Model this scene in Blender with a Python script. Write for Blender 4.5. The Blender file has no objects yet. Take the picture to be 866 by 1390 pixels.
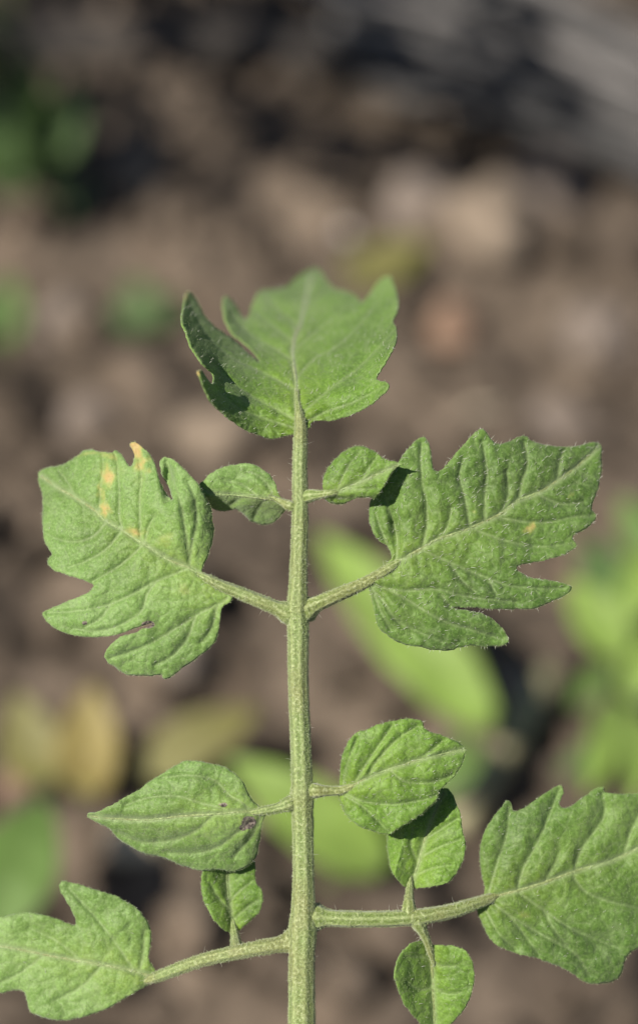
import bpy, bmesh, math, random
import numpy as np
from mathutils import Vector, Matrix, noise
from mathutils.geometry import delaunay_2d_cdt

random.seed(7); RNG = np.random.default_rng(7)
SC = bpy.context.scene
COL = SC.collection

# ------------------------------------------------------------------ camera
CAM_H = 0.64
PITCH = math.radians(45)
FOCUS = 0.4333
cd = bpy.data.cameras.new('camera'); cam = bpy.data.objects.new('camera', cd); COL.objects.link(cam)
cam.location = (0, 0, CAM_H)
cam.rotation_euler = (math.radians(90) - PITCH, 0, 0)
cd.sensor_fit = 'HORIZONTAL'; cd.sensor_width = 15.0; cd.lens = 50.0
cd.clip_start = 0.01; cd.clip_end = 500
cd.dof.use_dof = True; cd.dof.focus_distance = FOCUS - 0.0005; cd.dof.aperture_fstop = 2.9; cd.dof.aperture_blades = 0
SC.camera = cam

# ------------------------------------------------------------------ light
SUN = Vector((-0.53, -0.367, 0.764)).normalized()
w = bpy.data.worlds.new('World'); SC.world = w; w.use_nodes = True
nt = w.node_tree; bg = nt.nodes['Background']
sky = nt.nodes.new('ShaderNodeTexSky'); sky.sky_type = 'NISHITA'; sky.sun_disc = False
sky.sun_elevation = math.asin(SUN.z); sky.sun_rotation = math.atan2(SUN.x, SUN.y)
nt.links.new(sky.outputs[0], bg.inputs[0]); bg.inputs[1].default_value = 0.05
sd = bpy.data.lights.new('sun', 'SUN'); sun = bpy.data.objects.new('sun', sd); COL.objects.link(sun)
sd.energy = 5.0; sd.angle = math.radians(0.5); sd.color = (1.0, 0.94, 0.84)
sun.rotation_euler = (-SUN).to_track_quat('-Z', 'Y').to_euler()
SC.view_settings.view_transform = 'Standard'; SC.view_settings.look = 'None'
SC.view_settings.exposure = 0.62; SC.view_settings.gamma = 1.0
SC.render.engine = 'CYCLES'
try:
    SC.cycles.use_denoising = True; SC.cycles.denoiser = 'OPENIMAGEDENOISE'
except Exception: pass
SC.cycles.max_bounces = 6; SC.cycles.transmission_bounces = 4; SC.cycles.diffuse_bounces = 3
SC.cycles.sample_clamp_indirect = 4; SC.cycles.filter_width = 1.3

# ------------------------------------------------------------------ helpers
def tag(o, label=None, cat=None, group=None, kind=None):
    if label: o['label'] = label
    if cat: o['category'] = cat
    if group: o['group'] = group
    if kind: o['kind'] = kind
    return o

def empty(name, loc):
    o = bpy.data.objects.new(name, None); COL.objects.link(o); o.location = loc; o.empty_display_size = 0.02
    return o

def mesh_obj(name, verts, faces, mat, parent=None, loc=(0, 0, 0), smooth=True, attrs=None):
    """verts in WORLD metres; stored relative to loc (world) and parented"""
    me = bpy.data.meshes.new(name)
    v = np.asarray(verts, dtype=np.float64) - np.asarray(loc, dtype=np.float64)
    me.from_pydata(v.tolist(), [], faces)
    if smooth: me.polygons.foreach_set('use_smooth', [True] * len(me.polygons))
    for k, a in (attrs or {}).items():
        at = me.attributes.new(k, 'FLOAT', 'POINT'); at.data.foreach_set('value', np.asarray(a, dtype=np.float32))
    me.materials.append(mat); me.update()
    o = bpy.data.objects.new(name, me); COL.objects.link(o)
    if parent is not None:
        o.parent = parent
    else:
        o.location = loc
    return o

class N:
    """small node-tree builder"""
    def __init__(s, name):
        s.m = bpy.data.materials.new(name); s.m.use_nodes = True; s.t = s.m.node_tree
        s.p = s.t.nodes['Principled BSDF']; s.out = s.t.nodes['Material Output']
    def n(s, typ, **kw):
        x = s.t.nodes.new(typ)
        for k, v in kw.items(): setattr(x, k, v)
        return x
    def l(s, a, b): s.t.links.new(a, b)
    def tex(s, scale, detail=3, rough=0.5, coord='Object', dist=0.0, stretch=None):
        tc = s.n('ShaderNodeTexCoord'); t = s.n('ShaderNodeTexNoise')
        t.inputs['Scale'].default_value = scale; t.inputs['Detail'].default_value = detail
        t.inputs['Roughness'].default_value = rough; t.inputs['Distortion'].default_value = dist
        if stretch:
            mp = s.n('ShaderNodeMapping'); mp.inputs['Scale'].default_value = stretch
            s.l(tc.outputs[coord], mp.inputs[0]); s.l(mp.outputs[0], t.inputs['Vector'])
        else: s.l(tc.outputs[coord], t.inputs['Vector'])
        return t.outputs['Fac']
    def ramp(s, fac, stops):
        r = s.n('ShaderNodeValToRGB'); e = r.color_ramp.elements
        while len(e) > 1: e.remove(e[-1])
        e[0].position, e[0].color = stops[0][0], (*stops[0][1], 1)
        for p, c in stops[1:]:
            q = e.new(p); q.color = (*c, 1)
        s.l(fac, r.inputs[0]); return r.outputs[0]
    def mix(s, fac, a, b, blend='MIX'):
        x = s.n('ShaderNodeMixRGB', blend_type=blend)
        for v, i in ((fac, 0), (a, 1), (b, 2)):
            if isinstance(v, (int, float)): x.inputs[i].default_value = v
            elif isinstance(v, tuple): x.inputs[i].default_value = (*v, 1)
            else: s.l(v, x.inputs[i])
        return x.outputs[0]
    def math(s, op, a, b=0.5):
        x = s.n('ShaderNodeMath', operation=op)
        for v, i in ((a, 0), (b, 1)):
            if isinstance(v, (int, float)): x.inputs[i].default_value = v
            else: s.l(v, x.inputs[i])
        return x.outputs[0]
    def attr(s, name):
        a = s.n('ShaderNodeAttribute'); a.attribute_name = name; return a.outputs['Fac']
    def bump(s, h, strength, dist):
        b = s.n('ShaderNodeBump'); b.inputs['Strength'].default_value = strength; b.inputs['Distance'].default_value = dist
        s.l(h, b.inputs['Height']); s.l(b.outputs[0], s.p.inputs['Normal']); return b.outputs[0]
    def translucent(s, color, amount, normal=None):
        t = s.n('ShaderNodeBsdfTranslucent'); mx = s.n('ShaderNodeMixShader'); mx.inputs[0].default_value = amount
        s.l(color, t.inputs[0]); s.l(s.p.outputs[0], mx.inputs[1]); s.l(t.outputs[0], mx.inputs[2])
        if normal is not None: s.l(normal, t.inputs['Normal'])
        s.l(mx.outputs[0], s.out.inputs[0])

def leaf_material(name, dark, mid, light, vein=(0.30, 0.36, 0.19), trans=0.32, fine=True, sheen=0.26):
    k = N(name)
    big = k.tex(55, 4, 0.55); fin = k.tex(1900, 3, 0.65); med = k.tex(420, 4, 0.6)
    if not fine: c = k.ramp(big, [(0.3, dark), (0.5, mid), (0.72, light)])
    if fine:
        c = k.ramp(big, [(0.30, tuple(x * .72 for x in dark)), (0.44, dark), (0.54, mid), (0.66, light), (0.78, (light[0] * 1.25, light[1] * 1.15, light[2] * 1.5))])
        c = k.mix(k.math('MULTIPLY', k.attr('core'), 0.75), c, (light[0] * 1.30, light[1] * 1.12, light[2] * .55))
        tc = k.n('ShaderNodeTexCoord'); vo = k.n('ShaderNodeTexVoronoi', feature='DISTANCE_TO_EDGE'); vo.inputs['Scale'].default_value = 620
        wob = k.n('ShaderNodeVectorMath', operation='ADD'); nz = k.n('ShaderNodeTexNoise'); nz.inputs['Scale'].default_value = 500; sc_ = k.n('ShaderNodeVectorMath', operation='SCALE'); sc_.inputs['Scale'].default_value = 0.0012
        k.l(tc.outputs['Object'], nz.inputs['Vector']); k.l(nz.outputs['Color'], sc_.inputs[0]); k.l(tc.outputs['Object'], wob.inputs[0]); k.l(sc_.outputs[0], wob.inputs[1]); k.l(wob.outputs[0], vo.inputs['Vector'])
        net = k.ramp(vo.outputs['Distance'], [(0.0, (1, 1, 1)), (0.16, (0, 0, 0))])
        c = k.mix(k.math('MULTIPLY', net, 0.10), c, vein)
        c = k.mix(k.math('MULTIPLY', k.ramp(med, [(0.42, (0, 0, 0)), (0.66, (1, 1, 1))]), 0.35), c, light)
        c = k.mix(k.math('MULTIPLY', k.ramp(fin, [(0.50, (0, 0, 0)), (0.68, (1, 1, 1))]), 0.38), c, tuple(min(0.6, x * 1.6 + 0.03) for x in light))
        c = k.mix(k.math('MULTIPLY', k.ramp(fin, [(0.32, (1, 1, 1)), (0.47, (0, 0, 0))]), 0.36), c, tuple(x * 0.55 for x in dark))
        c = k.mix(k.math('MULTIPLY', k.attr('vein'), 0.62), c, vein)
        y = k.attr('yellow')
        yn = k.math('MULTIPLY', k.math('ADD', k.math('MULTIPLY', k.tex(420, 5, 0.7), 1.5), 0.12), y)
        yf = k.math('MULTIPLY', k.ramp(yn, [(0.22, (0, 0, 0)), (0.85, (1, 1, 1))]), 0.9)
        c = k.mix(yf, c, k.ramp(yn, [(0.25, (0.24, 0.33, 0.06)), (0.6, (0.42, 0.40, 0.12)), (1.0, (0.50, 0.34, 0.13))]))
        b = k.attr('brown')
        bn = k.math('MULTIPLY', k.math('ADD', k.tex(900, 4, 0.7), 0.35), b)
        c = k.mix(k.ramp(bn, [(0.42, (0, 0, 0)), (0.56, (1, 1, 1))]), c, k.ramp(k.tex(1500, 3), [(0.4, (0.05, 0.035, 0.03)), (0.6, (0.30, 0.24, 0.21))]))
        nrm = k.bump(k.math('ADD', k.math('ADD', k.math('MULTIPLY', fin, 0.55), k.math('MULTIPLY', med, 0.6)), k.math('MULTIPLY', net, -0.25)), 0.7, 0.00024)
    else: nrm = None
    k.l(c, k.p.inputs['Base Color'])
    k.p.inputs['Roughness'].default_value = 0.55
    k.p.inputs['Specular IOR Level'].default_value = 0.35
    k.p.inputs['Sheen Weight'].default_value = sheen
    k.p.inputs['Sheen Roughness'].default_value = 0.6
    tcol = k.mix(1.0, c, (1.5, 1.75, 0.6), 'MULTIPLY')
    k.translucent(tcol, trans, nrm)
    return k.m

M = {}
M['leaf'] = leaf_material('tomato_leaf_green', (0.080, 0.166, 0.013), (0.120, 0.232, 0.022), (0.168, 0.290, 0.042), sheen=0.12)
M['leaf_pale'] = leaf_material('tomato_leaf_pale', (0.110, 0.208, 0.032), (0.148, 0.264, 0.052), (0.192, 0.310, 0.084))
M['leaf_deep'] = leaf_material('tomato_leaf_deep', (0.064, 0.138, 0.016), (0.095, 0.187, 0.025), (0.134, 0.232, 0.042), sheen=0.16)
def stalk_material(name, lo, hi):
    k = N(name)
    r = k.attr('ridge')
    c = k.mix(r, lo, hi)
    fin = k.tex(1700, 3, 0.6); med = k.tex(90, 4, 0.6)
    c = k.mix(k.math('MULTIPLY', k.ramp(med, [(0.42, (0, 0, 0)), (0.62, (1, 1, 1))]), 0.55), c, (0.155, 0.145, 0.042))
    c = k.mix(k.math('MULTIPLY', k.ramp(fin, [(0.5, (0, 0, 0)), (0.66, (1, 1, 1))]), 0.45), c, (0.42, 0.46, 0.25))
    c = k.mix(k.math('MULTIPLY', k.ramp(fin, [(0.34, (1, 1, 1)), (0.46, (0, 0, 0))]), 0.4), c, (0.055, 0.06, 0.015))
    k.l(c, k.p.inputs['Base Color']); k.p.inputs['Roughness'].default_value = 0.6
    k.p.inputs['Sheen Weight'].default_value = 0.3
    k.bump(fin, 0.8, 0.0003)
    return k.m
M['stalk'] = stalk_material('hairy_stalk', (0.095, 0.148, 0.017), (0.205, 0.262, 0.086))
M['rib'] = stalk_material('pale_midrib', (0.135, 0.205, 0.050), (0.21, 0.28, 0.11))
def plain(name, stops, scale=40, rough=0.8, bump=None, detail=4, stretch=None, trans=0, sheen=0.0):
    k = N(name); f = k.tex(scale, detail, 0.6, stretch=stretch)
    c = k.ramp(f, stops); k.l(c, k.p.inputs['Base Color']); k.p.inputs['Roughness'].default_value = rough
    k.p.inputs['Sheen Weight'].default_value = sheen
    if bump: k.bump(k.tex(scale * 4, 3, stretch=stretch), 0.6, bump)
    if trans: k.translucent(c, trans)
    return k.m
M['hair'] = plain('leaf_hair', [(0.3, (0.60, 0.62, 0.50)), (0.7, (0.75, 0.76, 0.66))], 300, 0.35, trans=0.3)
M['hair_green'] = plain('leaf_fuzz', [(0.3, (0.34, 0.42, 0.18)), (0.7, (0.52, 0.58, 0.34))], 300, 0.4, trans=0.3)

# ------------------------------------------------------------------ the frond frame
MM = 0.13 / 866.0                    # metres per traced unit in the frond's own plane
CEN = Vector((0, FOCUS * math.cos(PITCH), CAM_H - FOCUS * math.sin(PITCH)))
AX = np.array([[1, 0, 0], [0, math.sin(PITCH), math.cos(PITCH)], [0, -math.cos(PITCH), math.sin(PITCH)]])
def frond(X, Y, W):
    """traced units (x right, y down the leaf, W height off the frond plane) -> world"""
    X = np.asarray(X, float); Y = np.asarray(Y, float); W = np.asarray(W, float)
    w = W * MM; s = 1 - w / FOCUS
    a = (X - 433) * MM * s; b = (695 - Y) * MM * s
    return np.stack([a, b, w], -1) @ AX + np.array(CEN)

def crom(P, step, closed):
    P = np.asarray(P, float); n = len(P); out = []
    rng = range(n) if closed else range(n - 1)
    for i in rng:
        if closed: p0, p1, p2, p3 = P[i - 1], P[i], P[(i + 1) % n], P[(i + 2) % n]
        else: p0, p1, p2, p3 = P[max(i - 1, 0)], P[i], P[i + 1], P[min(i + 2, n - 1)]
        d = np.linalg.norm((p2 - p1)[:2]); k = max(1, int(d / step))
        for j in range(k):
            t = j / k
            out.append(0.5 * ((2 * p1) + (-p0 + p2) * t + (2 * p0 - 5 * p1 + 4 * p2 - p3) * t * t + (-p0 + 3 * p1 - 3 * p2 + p3) * t ** 3))
    if not closed: out.append(P[-1])
    return np.array(out)

def seg_dist(P, A, B):
    """distance of points P (n,2) to segments A->B (m,2); returns min distance and index"""
    best = np.full(len(P), 1e9); idx = np.zeros(len(P), int)
    for i in range(len(A)):
        ab = B[i] - A[i]; L = ab @ ab + 1e-12
        t = np.clip(((P - A[i]) @ ab) / L, 0, 1)
        d = np.hypot(*(P - A[i] - t[:, None] * ab).T)
        m = d < best; best[m] = d[m]; idx[m] = i
    return best, idx

def sstep(a, b, x):
    t = np.clip((x - a) / (b - a), 0, 1); return t * t * (3 - 2 * t)

def tube(path, radii, sides=12, ridges=0, ridge_amp=0.0, twist=0.0, mat=None):
    """sweep: path (n,3) world, radii metres -> verts, faces, ridge attr"""
    path = np.asarray(path); n = len(path); V = []; A = []; F = []
    tan = np.gradient(path, axis=0); tan /= np.linalg.norm(tan, axis=1)[:, None] + 1e-12
    ref = AX[2] if abs(tan[0] @ AX[2]) < 0.9 else AX[0]
    for i in range(n):
        u = np.cross(tan[i], ref); u /= np.linalg.norm(u); v = np.cross(u, tan[i])
        v = -v if v @ ref < 0 else v
        for j in range(sides):
            a = 2 * math.pi * j / sides + twist * i / n
            rr = 0.5 + 0.5 * math.cos(ridges * a) if ridges else 0.5
            r = radii[i] * (1 + ridge_amp * (rr - 0.5) * 2)
            V.append(path[i] + r * (math.cos(a) * u + math.sin(a) * v)); A.append(rr)
    for i in range(n - 1):
        for j in range(sides):
            k = (j + 1) % sides
            F.append((i * sides + j, i * sides + k, (i + 1) * sides + k, (i + 1) * sides + j))
    F.append(tuple(range(sides))[::-1]); F.append(tuple((n - 1) * sides + j for j in range(sides)))
    return np.array(V), F, np.array(A)

def hairs(P, Nn, length, thick, lean, name, mat, parent, loc, curl=0.5):
    """tapered three-sided bent hairs growing from P along Nn"""
    n = len(P); V = np.zeros((n, 7, 3))
    L = length * RNG.uniform(0.5, 1.2, n)
    r = RNG.normal(size=(n, 3)); d = Nn + lean * r; d /= np.linalg.norm(d, axis=1)[:, None]
    side = np.cross(d, RNG.normal(size=(n, 3))); side /= np.linalg.norm(side, axis=1)[:, None] + 1e-9
    s2 = np.cross(d, side); bend = side * curl
    mid = P + d * (L * 0.55)[:, None]; tip = mid + (d + bend) / np.linalg.norm(d + bend, axis=1)[:, None] * (L * 0.5)[:, None]
    for q in range(3):
        a = 2 * math.pi * q / 3; o = math.cos(a) * side + math.sin(a) * s2
        V[:, q] = P - d * thick + o * thick * 0.5; V[:, 3 + q] = mid + o * thick * 0.32
    V[:, 6] = tip
    F = []
    base = (np.arange(n) * 7)
    for q in range(3):
        e = (q + 1) % 3
        F += np.stack([base + q, base + e, base + 3 + e, base + 3 + q], 1).tolist()
        F += np.stack([base + 3 + q, base + 3 + e, base + 6], 1).tolist()
    o = mesh_obj(name, V.reshape(-1, 3), F, mat, parent, loc, smooth=True)
    o['kind'] = 'stuff'; return o

# ------------------------------------------------------------------ tomato plant
BASE = Vector((-0.004, 0.165, 0.0))
plant = empty('tomato_plant', BASE)
tag(plant, 'young hairy tomato plant holding a sharp compound leaf of lobed green leaflets in the foreground', 'tomato plant')
BL_ = np.array(BASE)

def leaflet(name, outline, midrib, veins, wfun, mat, label=None, quilt=5.0, sig=9.0, step=2.0, yellow=(), brown=(),
            longhair=0, fuzz=900, rib=(5.0, 1.5), edgecurl=3.0, thick=0.00032, hlen=0.0013, lat=0.75, stalk_from=None):
    outl = crom(outline, 1.7, True)
    ph = RNG.uniform(0, 9)
    cen = outl.mean(0)
    nx = np.array([noise.noise(Vector((p[0] * 0.09, p[1] * 0.09, ph))) for p in outl])
    nx2 = np.array([noise.noise(Vector((p[0] * 0.35, p[1] * 0.35, ph))) for p in outl])
    tg = np.roll(outl, -1, 0) - np.roll(outl, 1, 0); nn = np.stack([tg[:, 1], -tg[:, 0]], 1); nn /= np.linalg.norm(nn, axis=1)[:, None] + 1e-9
    outl = outl + nn * (nx * 1.1 + nx2 * 1.0)[:, None]
    lo, hi = outl.min(0), outl.max(0)
    gx, gy = np.meshgrid(np.arange(lo[0], hi[0], step), np.arange(lo[1], hi[1], step * 0.87))
    gx[1::2] += step / 2
    pts = np.stack([gx.ravel(), gy.ravel()], 1) + RNG.uniform(-.25, .25, (gx.size, 2)) * step
    # inside test
    inside = np.zeros(len(pts), bool); a = outl; b = np.roll(outl, -1, 0)
    for i in range(len(a)):
        c = (a[i, 1] > pts[:, 1]) != (b[i, 1] > pts[:, 1])
        xs = (b[i, 0] - a[i, 0]) * (pts[:, 1] - a[i, 1]) / (b[i, 1] - a[i, 1] + 1e-12) + a[i, 0]
        inside ^= c & (pts[:, 0] < xs)
    pts = pts[inside]
    de, _ = seg_dist(pts, a, b); pts = pts[de > 1.0]; 
    allp = np.vstack([outl, pts]); no = len(outl)
    res = delaunay_2d_cdt([Vector(p) for p in allp], [(i, (i + 1) % no) for i in range(no)], [list(range(no))], 1, 1e-5)
    P = np.array([(v.x, v.y) for v in res[0]]); F = [tuple(f) for f in res[2]]
    mid = crom(midrib, 4, False)
    vs = [crom(v, 5, False) for v in veins]
    dm, im = seg_dist(P, mid[:-1], mid[1:])
    A = np.vstack([v[:-1] for v in vs]) if vs else mid[:1]; B = np.vstack([v[1:] for v in vs]) if vs else mid[1:2]
    tpar = np.concatenate([np.linspace(0, 1, len(v) - 1) for v in vs]) if vs else np.zeros(1)
    dv, iv = seg_dist(P, A, B)
    de, _ = seg_dist(P, outl, np.roll(outl, -1, 0))
    nz = lambda f, o: np.array([noise.noise(Vector((p[0] * f, p[1] * f, ph + o))) for p in P])
    n1, n2, n3 = nz(0.035, 1), nz(0.11, 2), nz(0.02, 3)
    d = np.minimum(dm * 0.8, dv * (1 + 0.3 * tpar[iv]))
    q = 1.0 * quilt * (1 - np.exp(-(d / sig) ** 1.2))
    # tiny veinlets: cell pattern giving a pebbled surface
    cell = np.array([noise.voronoi(Vector((p[0] * 0.055 + ph, p[1] * 0.055, 0)))[0] for p in P])
    vl = cell[:, 1] - cell[:, 0]
    q = q + 1.5 * (1 - np.exp(-vl * 5.0)) * sstep(0, 8, d)
    q += 0.9 * np.exp(-(dv / 1.7) ** 2) - 1.6 * np.exp(-(d / 2.6) ** 2)
    q -= edgecurl * np.exp(-de / 5.0)
    Wb = lambda XY: wfun(XY[:, 0], XY[:, 1])
    Wt = Wb(P) + q + n1 * 4.5 + n2 * 1.5 + n3 * 5
    Wv = frond(P[:, 0], P[:, 1], Wt)
    vein = np.maximum(np.exp(-(dm / 4.5) ** 2), lat * np.exp(-(dv / 2.1) ** 2) * (1 - 0.5 * tpar[iv]))
    vein = np.maximum(vein, 0.34 * np.exp(-(vl / 0.07) ** 2) * sstep(2, 9, d))
    vein = np.maximum(vein, 0.35 * np.exp(-(de / 1.6) ** 2))
    db = np.hypot(P[:, 0] - mid[0, 0], P[:, 1] - mid[0, 1]); size = db.max()
    core = np.exp(-(dm / (0.16 * size)) ** 1.4) * np.exp(-(db / (0.62 * size)) ** 2) * (0.75 + 0.5 * n2)
    yl = np.zeros(len(P)); br = np.zeros(len(P))
    for x, y, rx, ry, s in [(a_, b_, c_ * 1.35, d_ * 1.25, e_ * .82) for a_, b_, c_, d_, e_ in yellow]: yl = np.maximum(yl, s * np.exp(-(((P[:, 0] - x + 9 * n2) / rx) ** 2 + ((P[:, 1] - y + 9 * n1) / ry) ** 2) * (1 + 0.7 * n2)))
    for x, y, rx, ry, s in brown: br = np.maximum(br, s * np.exp(-((P[:, 0] - x) / rx) ** 2 - ((P[:, 1] - y) / ry) ** 2))
    tri = np.array([f[:3] for f in F])
    nrm = np.cross(Wv[tri[:, 1]] - Wv[tri[:, 0]], Wv[tri[:, 2]] - Wv[tri[:, 0]])
    if (nrm @ AX[2]).sum() < 0:
        F = [f[::-1] for f in F]; nrm = -nrm
    o = mesh_obj(name, Wv, F, mat, plant, BL_, attrs={'vein': vein, 'yellow': yl, 'brown': br, 'core': core})
    sol = o.modifiers.new('thickness', 'SOLIDIFY'); sol.thickness = thick; sol.offset = -1
    if label: o['label'] = label
    # vertex normals
    vn = np.zeros_like(Wv)
    for j in range(3): np.add.at(vn, tri[:, j], nrm)
    vn /= np.linalg.norm(vn, axis=1)[:, None] + 1e-12
    # midrib, a raised tapering rib
    ins, im2 = None, None
    dd = ((mid[:, None, :] - P[None, :, :]) ** 2).sum(-1); near = dd.argmin(1)
    wm = Wt[near]; kk = np.ones(5) / 5; wm = np.convolve(np.pad(wm, 2, 'edge'), kk, 'valid')
    tt = np.linspace(0, 1, len(mid)); rad = (rib[0] + (rib[1] - rib[0]) * tt ** 0.45) * (0.72 + 0.28 * sstep(0.0, 0.06, tt))
    inp = np.sqrt(dd.min(1)) < 4
    mpath = frond(mid[:, 0], mid[:, 1], wm - rad * 0.74); mp = mpath[inp]; mr = rad[inp] * MM
    if len(mp) > 3:
        V, FF, ra = tube(mp, mr, 10, 3, 0.12)
        mo = mesh_obj('midrib', V, FF, M['rib'], o, BL_, attrs={'ridge': ra * 0.5 + 0.1})
        hk = RNG.integers(0, len(V), 260)
        cpt = mp[hk // 10]; nn_ = V[hk] - cpt; nn_ /= np.linalg.norm(nn_, axis=1)[:, None] + 1e-12
        ok = nn_ @ AX[2] > -0.2
        if ok.any(): hp, hn = V[hk][ok], nn_[ok]
    # hairs
    ks = RNG.integers(0, len(P), fuzz); hp2, hn2 = Wv[ks], vn[ks]
    eb = np.where(de < 1.2)[0]
    if len(eb):
        ke = RNG.choice(eb, int(len(eb) * 0.9)); out2 = P[ke] - cen; out2 /= np.linalg.norm(out2, axis=1)[:, None]
        od = np.stack([out2[:, 0], -out2[:, 1], 0 * out2[:, 0]], 1) @ AX
        hp2 = np.vstack([hp2, Wv[ke], hp]); hn2 = np.vstack([hn2, od + 0.6 * vn[ke], hn])
    hairs(hp2, hn2, 0.00042, 0.00005, 0.45, 'leaf_fuzz', M['hair_green'], o, BL_)
    if longhair:
        ks = RNG.integers(0, len(P), longhair); 
        bias = (AX[0] * 0.55 + AX[1] * 0.5)
        ke = RNG.choice(eb, longhair // 7); out2 = P[ke] - cen; out2 /= np.linalg.norm(out2, axis=1)[:, None]
        od = np.stack([out2[:, 0], -out2[:, 1], 0 * out2[:, 0]], 1) @ AX
        hs = np.concatenate([RNG.uniform(.55, 1.1, len(ks)), RNG.uniform(.3, .75, len(ke))])
        hairs(np.vstack([Wv[ks], Wv[ke]]), np.vstack([vn[ks] * 0.75 + bias, od + 0.5 * vn[ke]]), hlen * hs, 0.00008, 0.3, 'leaf_hair', M['hair'], o, BL_, 0.5)
    return o

def stalk(name, pts, label=None, parent=None, hair=1.0, ridges=7, amp=0.04, sides=42, flare=1):
    if pts[-1][2] < 16:      # the end tapers and sinks into the blade
        a, b = pts[-2], pts[-1]; L = math.hypot(b[0] - a[0], b[1] - a[1]); k = 16 / L
        pts = list(pts) + [(b[0] + (b[0] - a[0]) * k, b[1] + (b[1] - a[1]) * k, b[2] * 0.35, b[3] - 5)]
    """pts: x, y, width, W"""
    p = crom(np.array(pts, float), 4, False)
    if not flare: p[:, 2] *= 0.96
    if flare: # decurrent foot where it leaves the central stalk
        dd = np.hypot(p[:, 0] - p[0, 0], p[:, 1] - p[0, 1]); r0 = 15 if flare == 1 else 10
        p[:, 2] *= 0.95 * (1 + (0.72 if p[0, 2] > 18 else 0.45) * np.exp(-((dd - r0 + 1) / 10.0) ** 2))
    path = frond(p[:, 0], p[:, 1], p[:, 3]); rad = p[:, 2] * 0.5 * MM
    rad = rad * (1 + 0.035 * np.array([noise.noise(Vector((x * 0.06, 3.1, y * 0.06))) for x, y in p[:, :2]]))
    V, F, ra = tube(path, rad, sides, ridges, amp)
    o = mesh_obj(name, V, F, M['stalk'], parent or plant, BL_, attrs={'ridge': ra})
    if label: o['label'] = label
    lens = np.linalg.norm(np.diff(path, axis=0), axis=1).sum(); n = int(lens * rad.mean() * 6.28 * 1e6 * 12 * hair)
    k = RNG.integers(0, len(V), n); c = path[k // sides]; nn = V[k] - c; nn /= np.linalg.norm(nn, axis=1)[:, None]
    tang = np.gradient(path, axis=0); tang /= np.linalg.norm(tang, axis=1)[:, None]
    pos = V[k] + tang[k // sides] * (RNG.uniform(-2, 2, n) * MM)[:, None]
    hairs(pos, nn, 0.00036, 0.00008, 0.35, 'stalk_fuzz', M['hair_green'], o, BL_)
    n2 = max(8, int(lens * 1000 * 2.2 * hair)); k = RNG.integers(0, len(V), n2); c = path[k // sides]; nn = V[k] - c; nn /= np.linalg.norm(nn, axis=1)[:, None]
    hairs(V[k], nn, 0.0017 * RNG.uniform(.25, 1, n2) ** 1.5, 0.00006, 0.3, 'stalk_hair', M['hair'], o, BL_, 0.25)
    return o

# --- stalks
stalk('leaf_stalk', [(403, 530, 4, -36), (404, 546, 8, -21), (406, 562, 12, -8), (408, 578, 16, -2), (408, 596, 18.5, 0), (407, 640, 20, 0), (407.5, 700, 22, 0), (405, 790, 25, 0), (404, 828, 31, 0), (405, 860, 29, 0),
      (405, 920, 28, 0), (408, 1000, 28, 0), (410, 1060, 29, 0), (410, 1082, 32, 0), (411, 1110, 29.5, 0), (412, 1180, 29, 1), (412, 1230, 33, 2), (411, 1265, 38, 4), (410, 1300, 36, 6), (410, 1400, 38, 10), (411, 1500, 42, 14)], flare=0,
      label='thick ridged pale green central stalk of the compound leaf')
p0 = frond(411, 1495, 14); p1 = np.array(BASE)
cv = crom(np.array([p0, p0 + (0.0, -0.012, -0.016), (p1[0], p1[1] + 0.004, 0.20), (p1[0] + .003, p1[1], 0.10), p1 - (0, 0, 0.01)]), 0.004, False)
V, F, ra = tube(cv, np.linspace(0.0032, 0.0055, len(cv)), 20, 5, 0.08)
mesh_obj('main_stem', V, F, M['stalk'], plant, BL_, attrs={'ridge': ra})
stalk('side_stalk', [(404, 836, 22, -13), (384, 829, 20, -1), (352, 816, 19, 3), (320, 803, 17, 2), (300, 795, 15, 3), (280, 785, 12, 3)])
stalk('side_stalk', [(404, 834, 22, -13), (426, 822, 21, -1), (455, 809, 20, 3), (485, 796, 17, 2), (505, 786, 15, 3), (535, 767, 12, 4)])
stalk('side_stalk', [(406, 688, 11, -6), (395, 687, 10, 2), (380, 680, 8, -6)])
stalk('side_stalk', [(406, 678, 14, -5), (420, 673, 13, 6), (437, 671, 11, 16), (450, 669, 9, 24)])
stalk('side_stalk', [(406, 1085, 16, -9), (392, 1092, 15, 3), (375, 1098, 14, 3), (352, 1102, 11, 4)])
stalk('side_stalk', [(412, 1072, 16, -9), (430, 1074, 15, 6), (447, 1074, 14, 5), (464, 1073, 12, 7), (480, 1067, 9, 12)])
stalk('side_stalk', [(415, 1245, 24, -11), (436, 1246, 23, -2), (470, 1248, 23, 2), (520, 1248, 22, 0), (570, 1245, 22, -4), (610, 1238, 20, -12), (640, 1229, 18, -22), (668, 1219, 13, -34)],
      label='olive side branch running right to the large blurred leaflet')
stalk('side_stalk', [(410, 1275, 24, -13), (385, 1282, 22, -2), (350, 1288, 21, 0), (310, 1296, 19, -8), (270, 1306, 18, -22), (210, 1328, 15, -42)])
stalk('side_stalk', [(555, 1244, 15, -3), (555, 1225, 13, -10), (556, 1206, 10, -30)], flare=2)
stalk('side_stalk', [(564, 1248, 16, -2), (572, 1262, 13, -6), (580, 1280, 11, -12), (585, 1296, 9, -18)], flare=2)
stalk('side_stalk', [(322, 1292, 13, -8), (320, 1278, 11, -30), (317, 1260, 10, -47)], flare=2)

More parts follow.
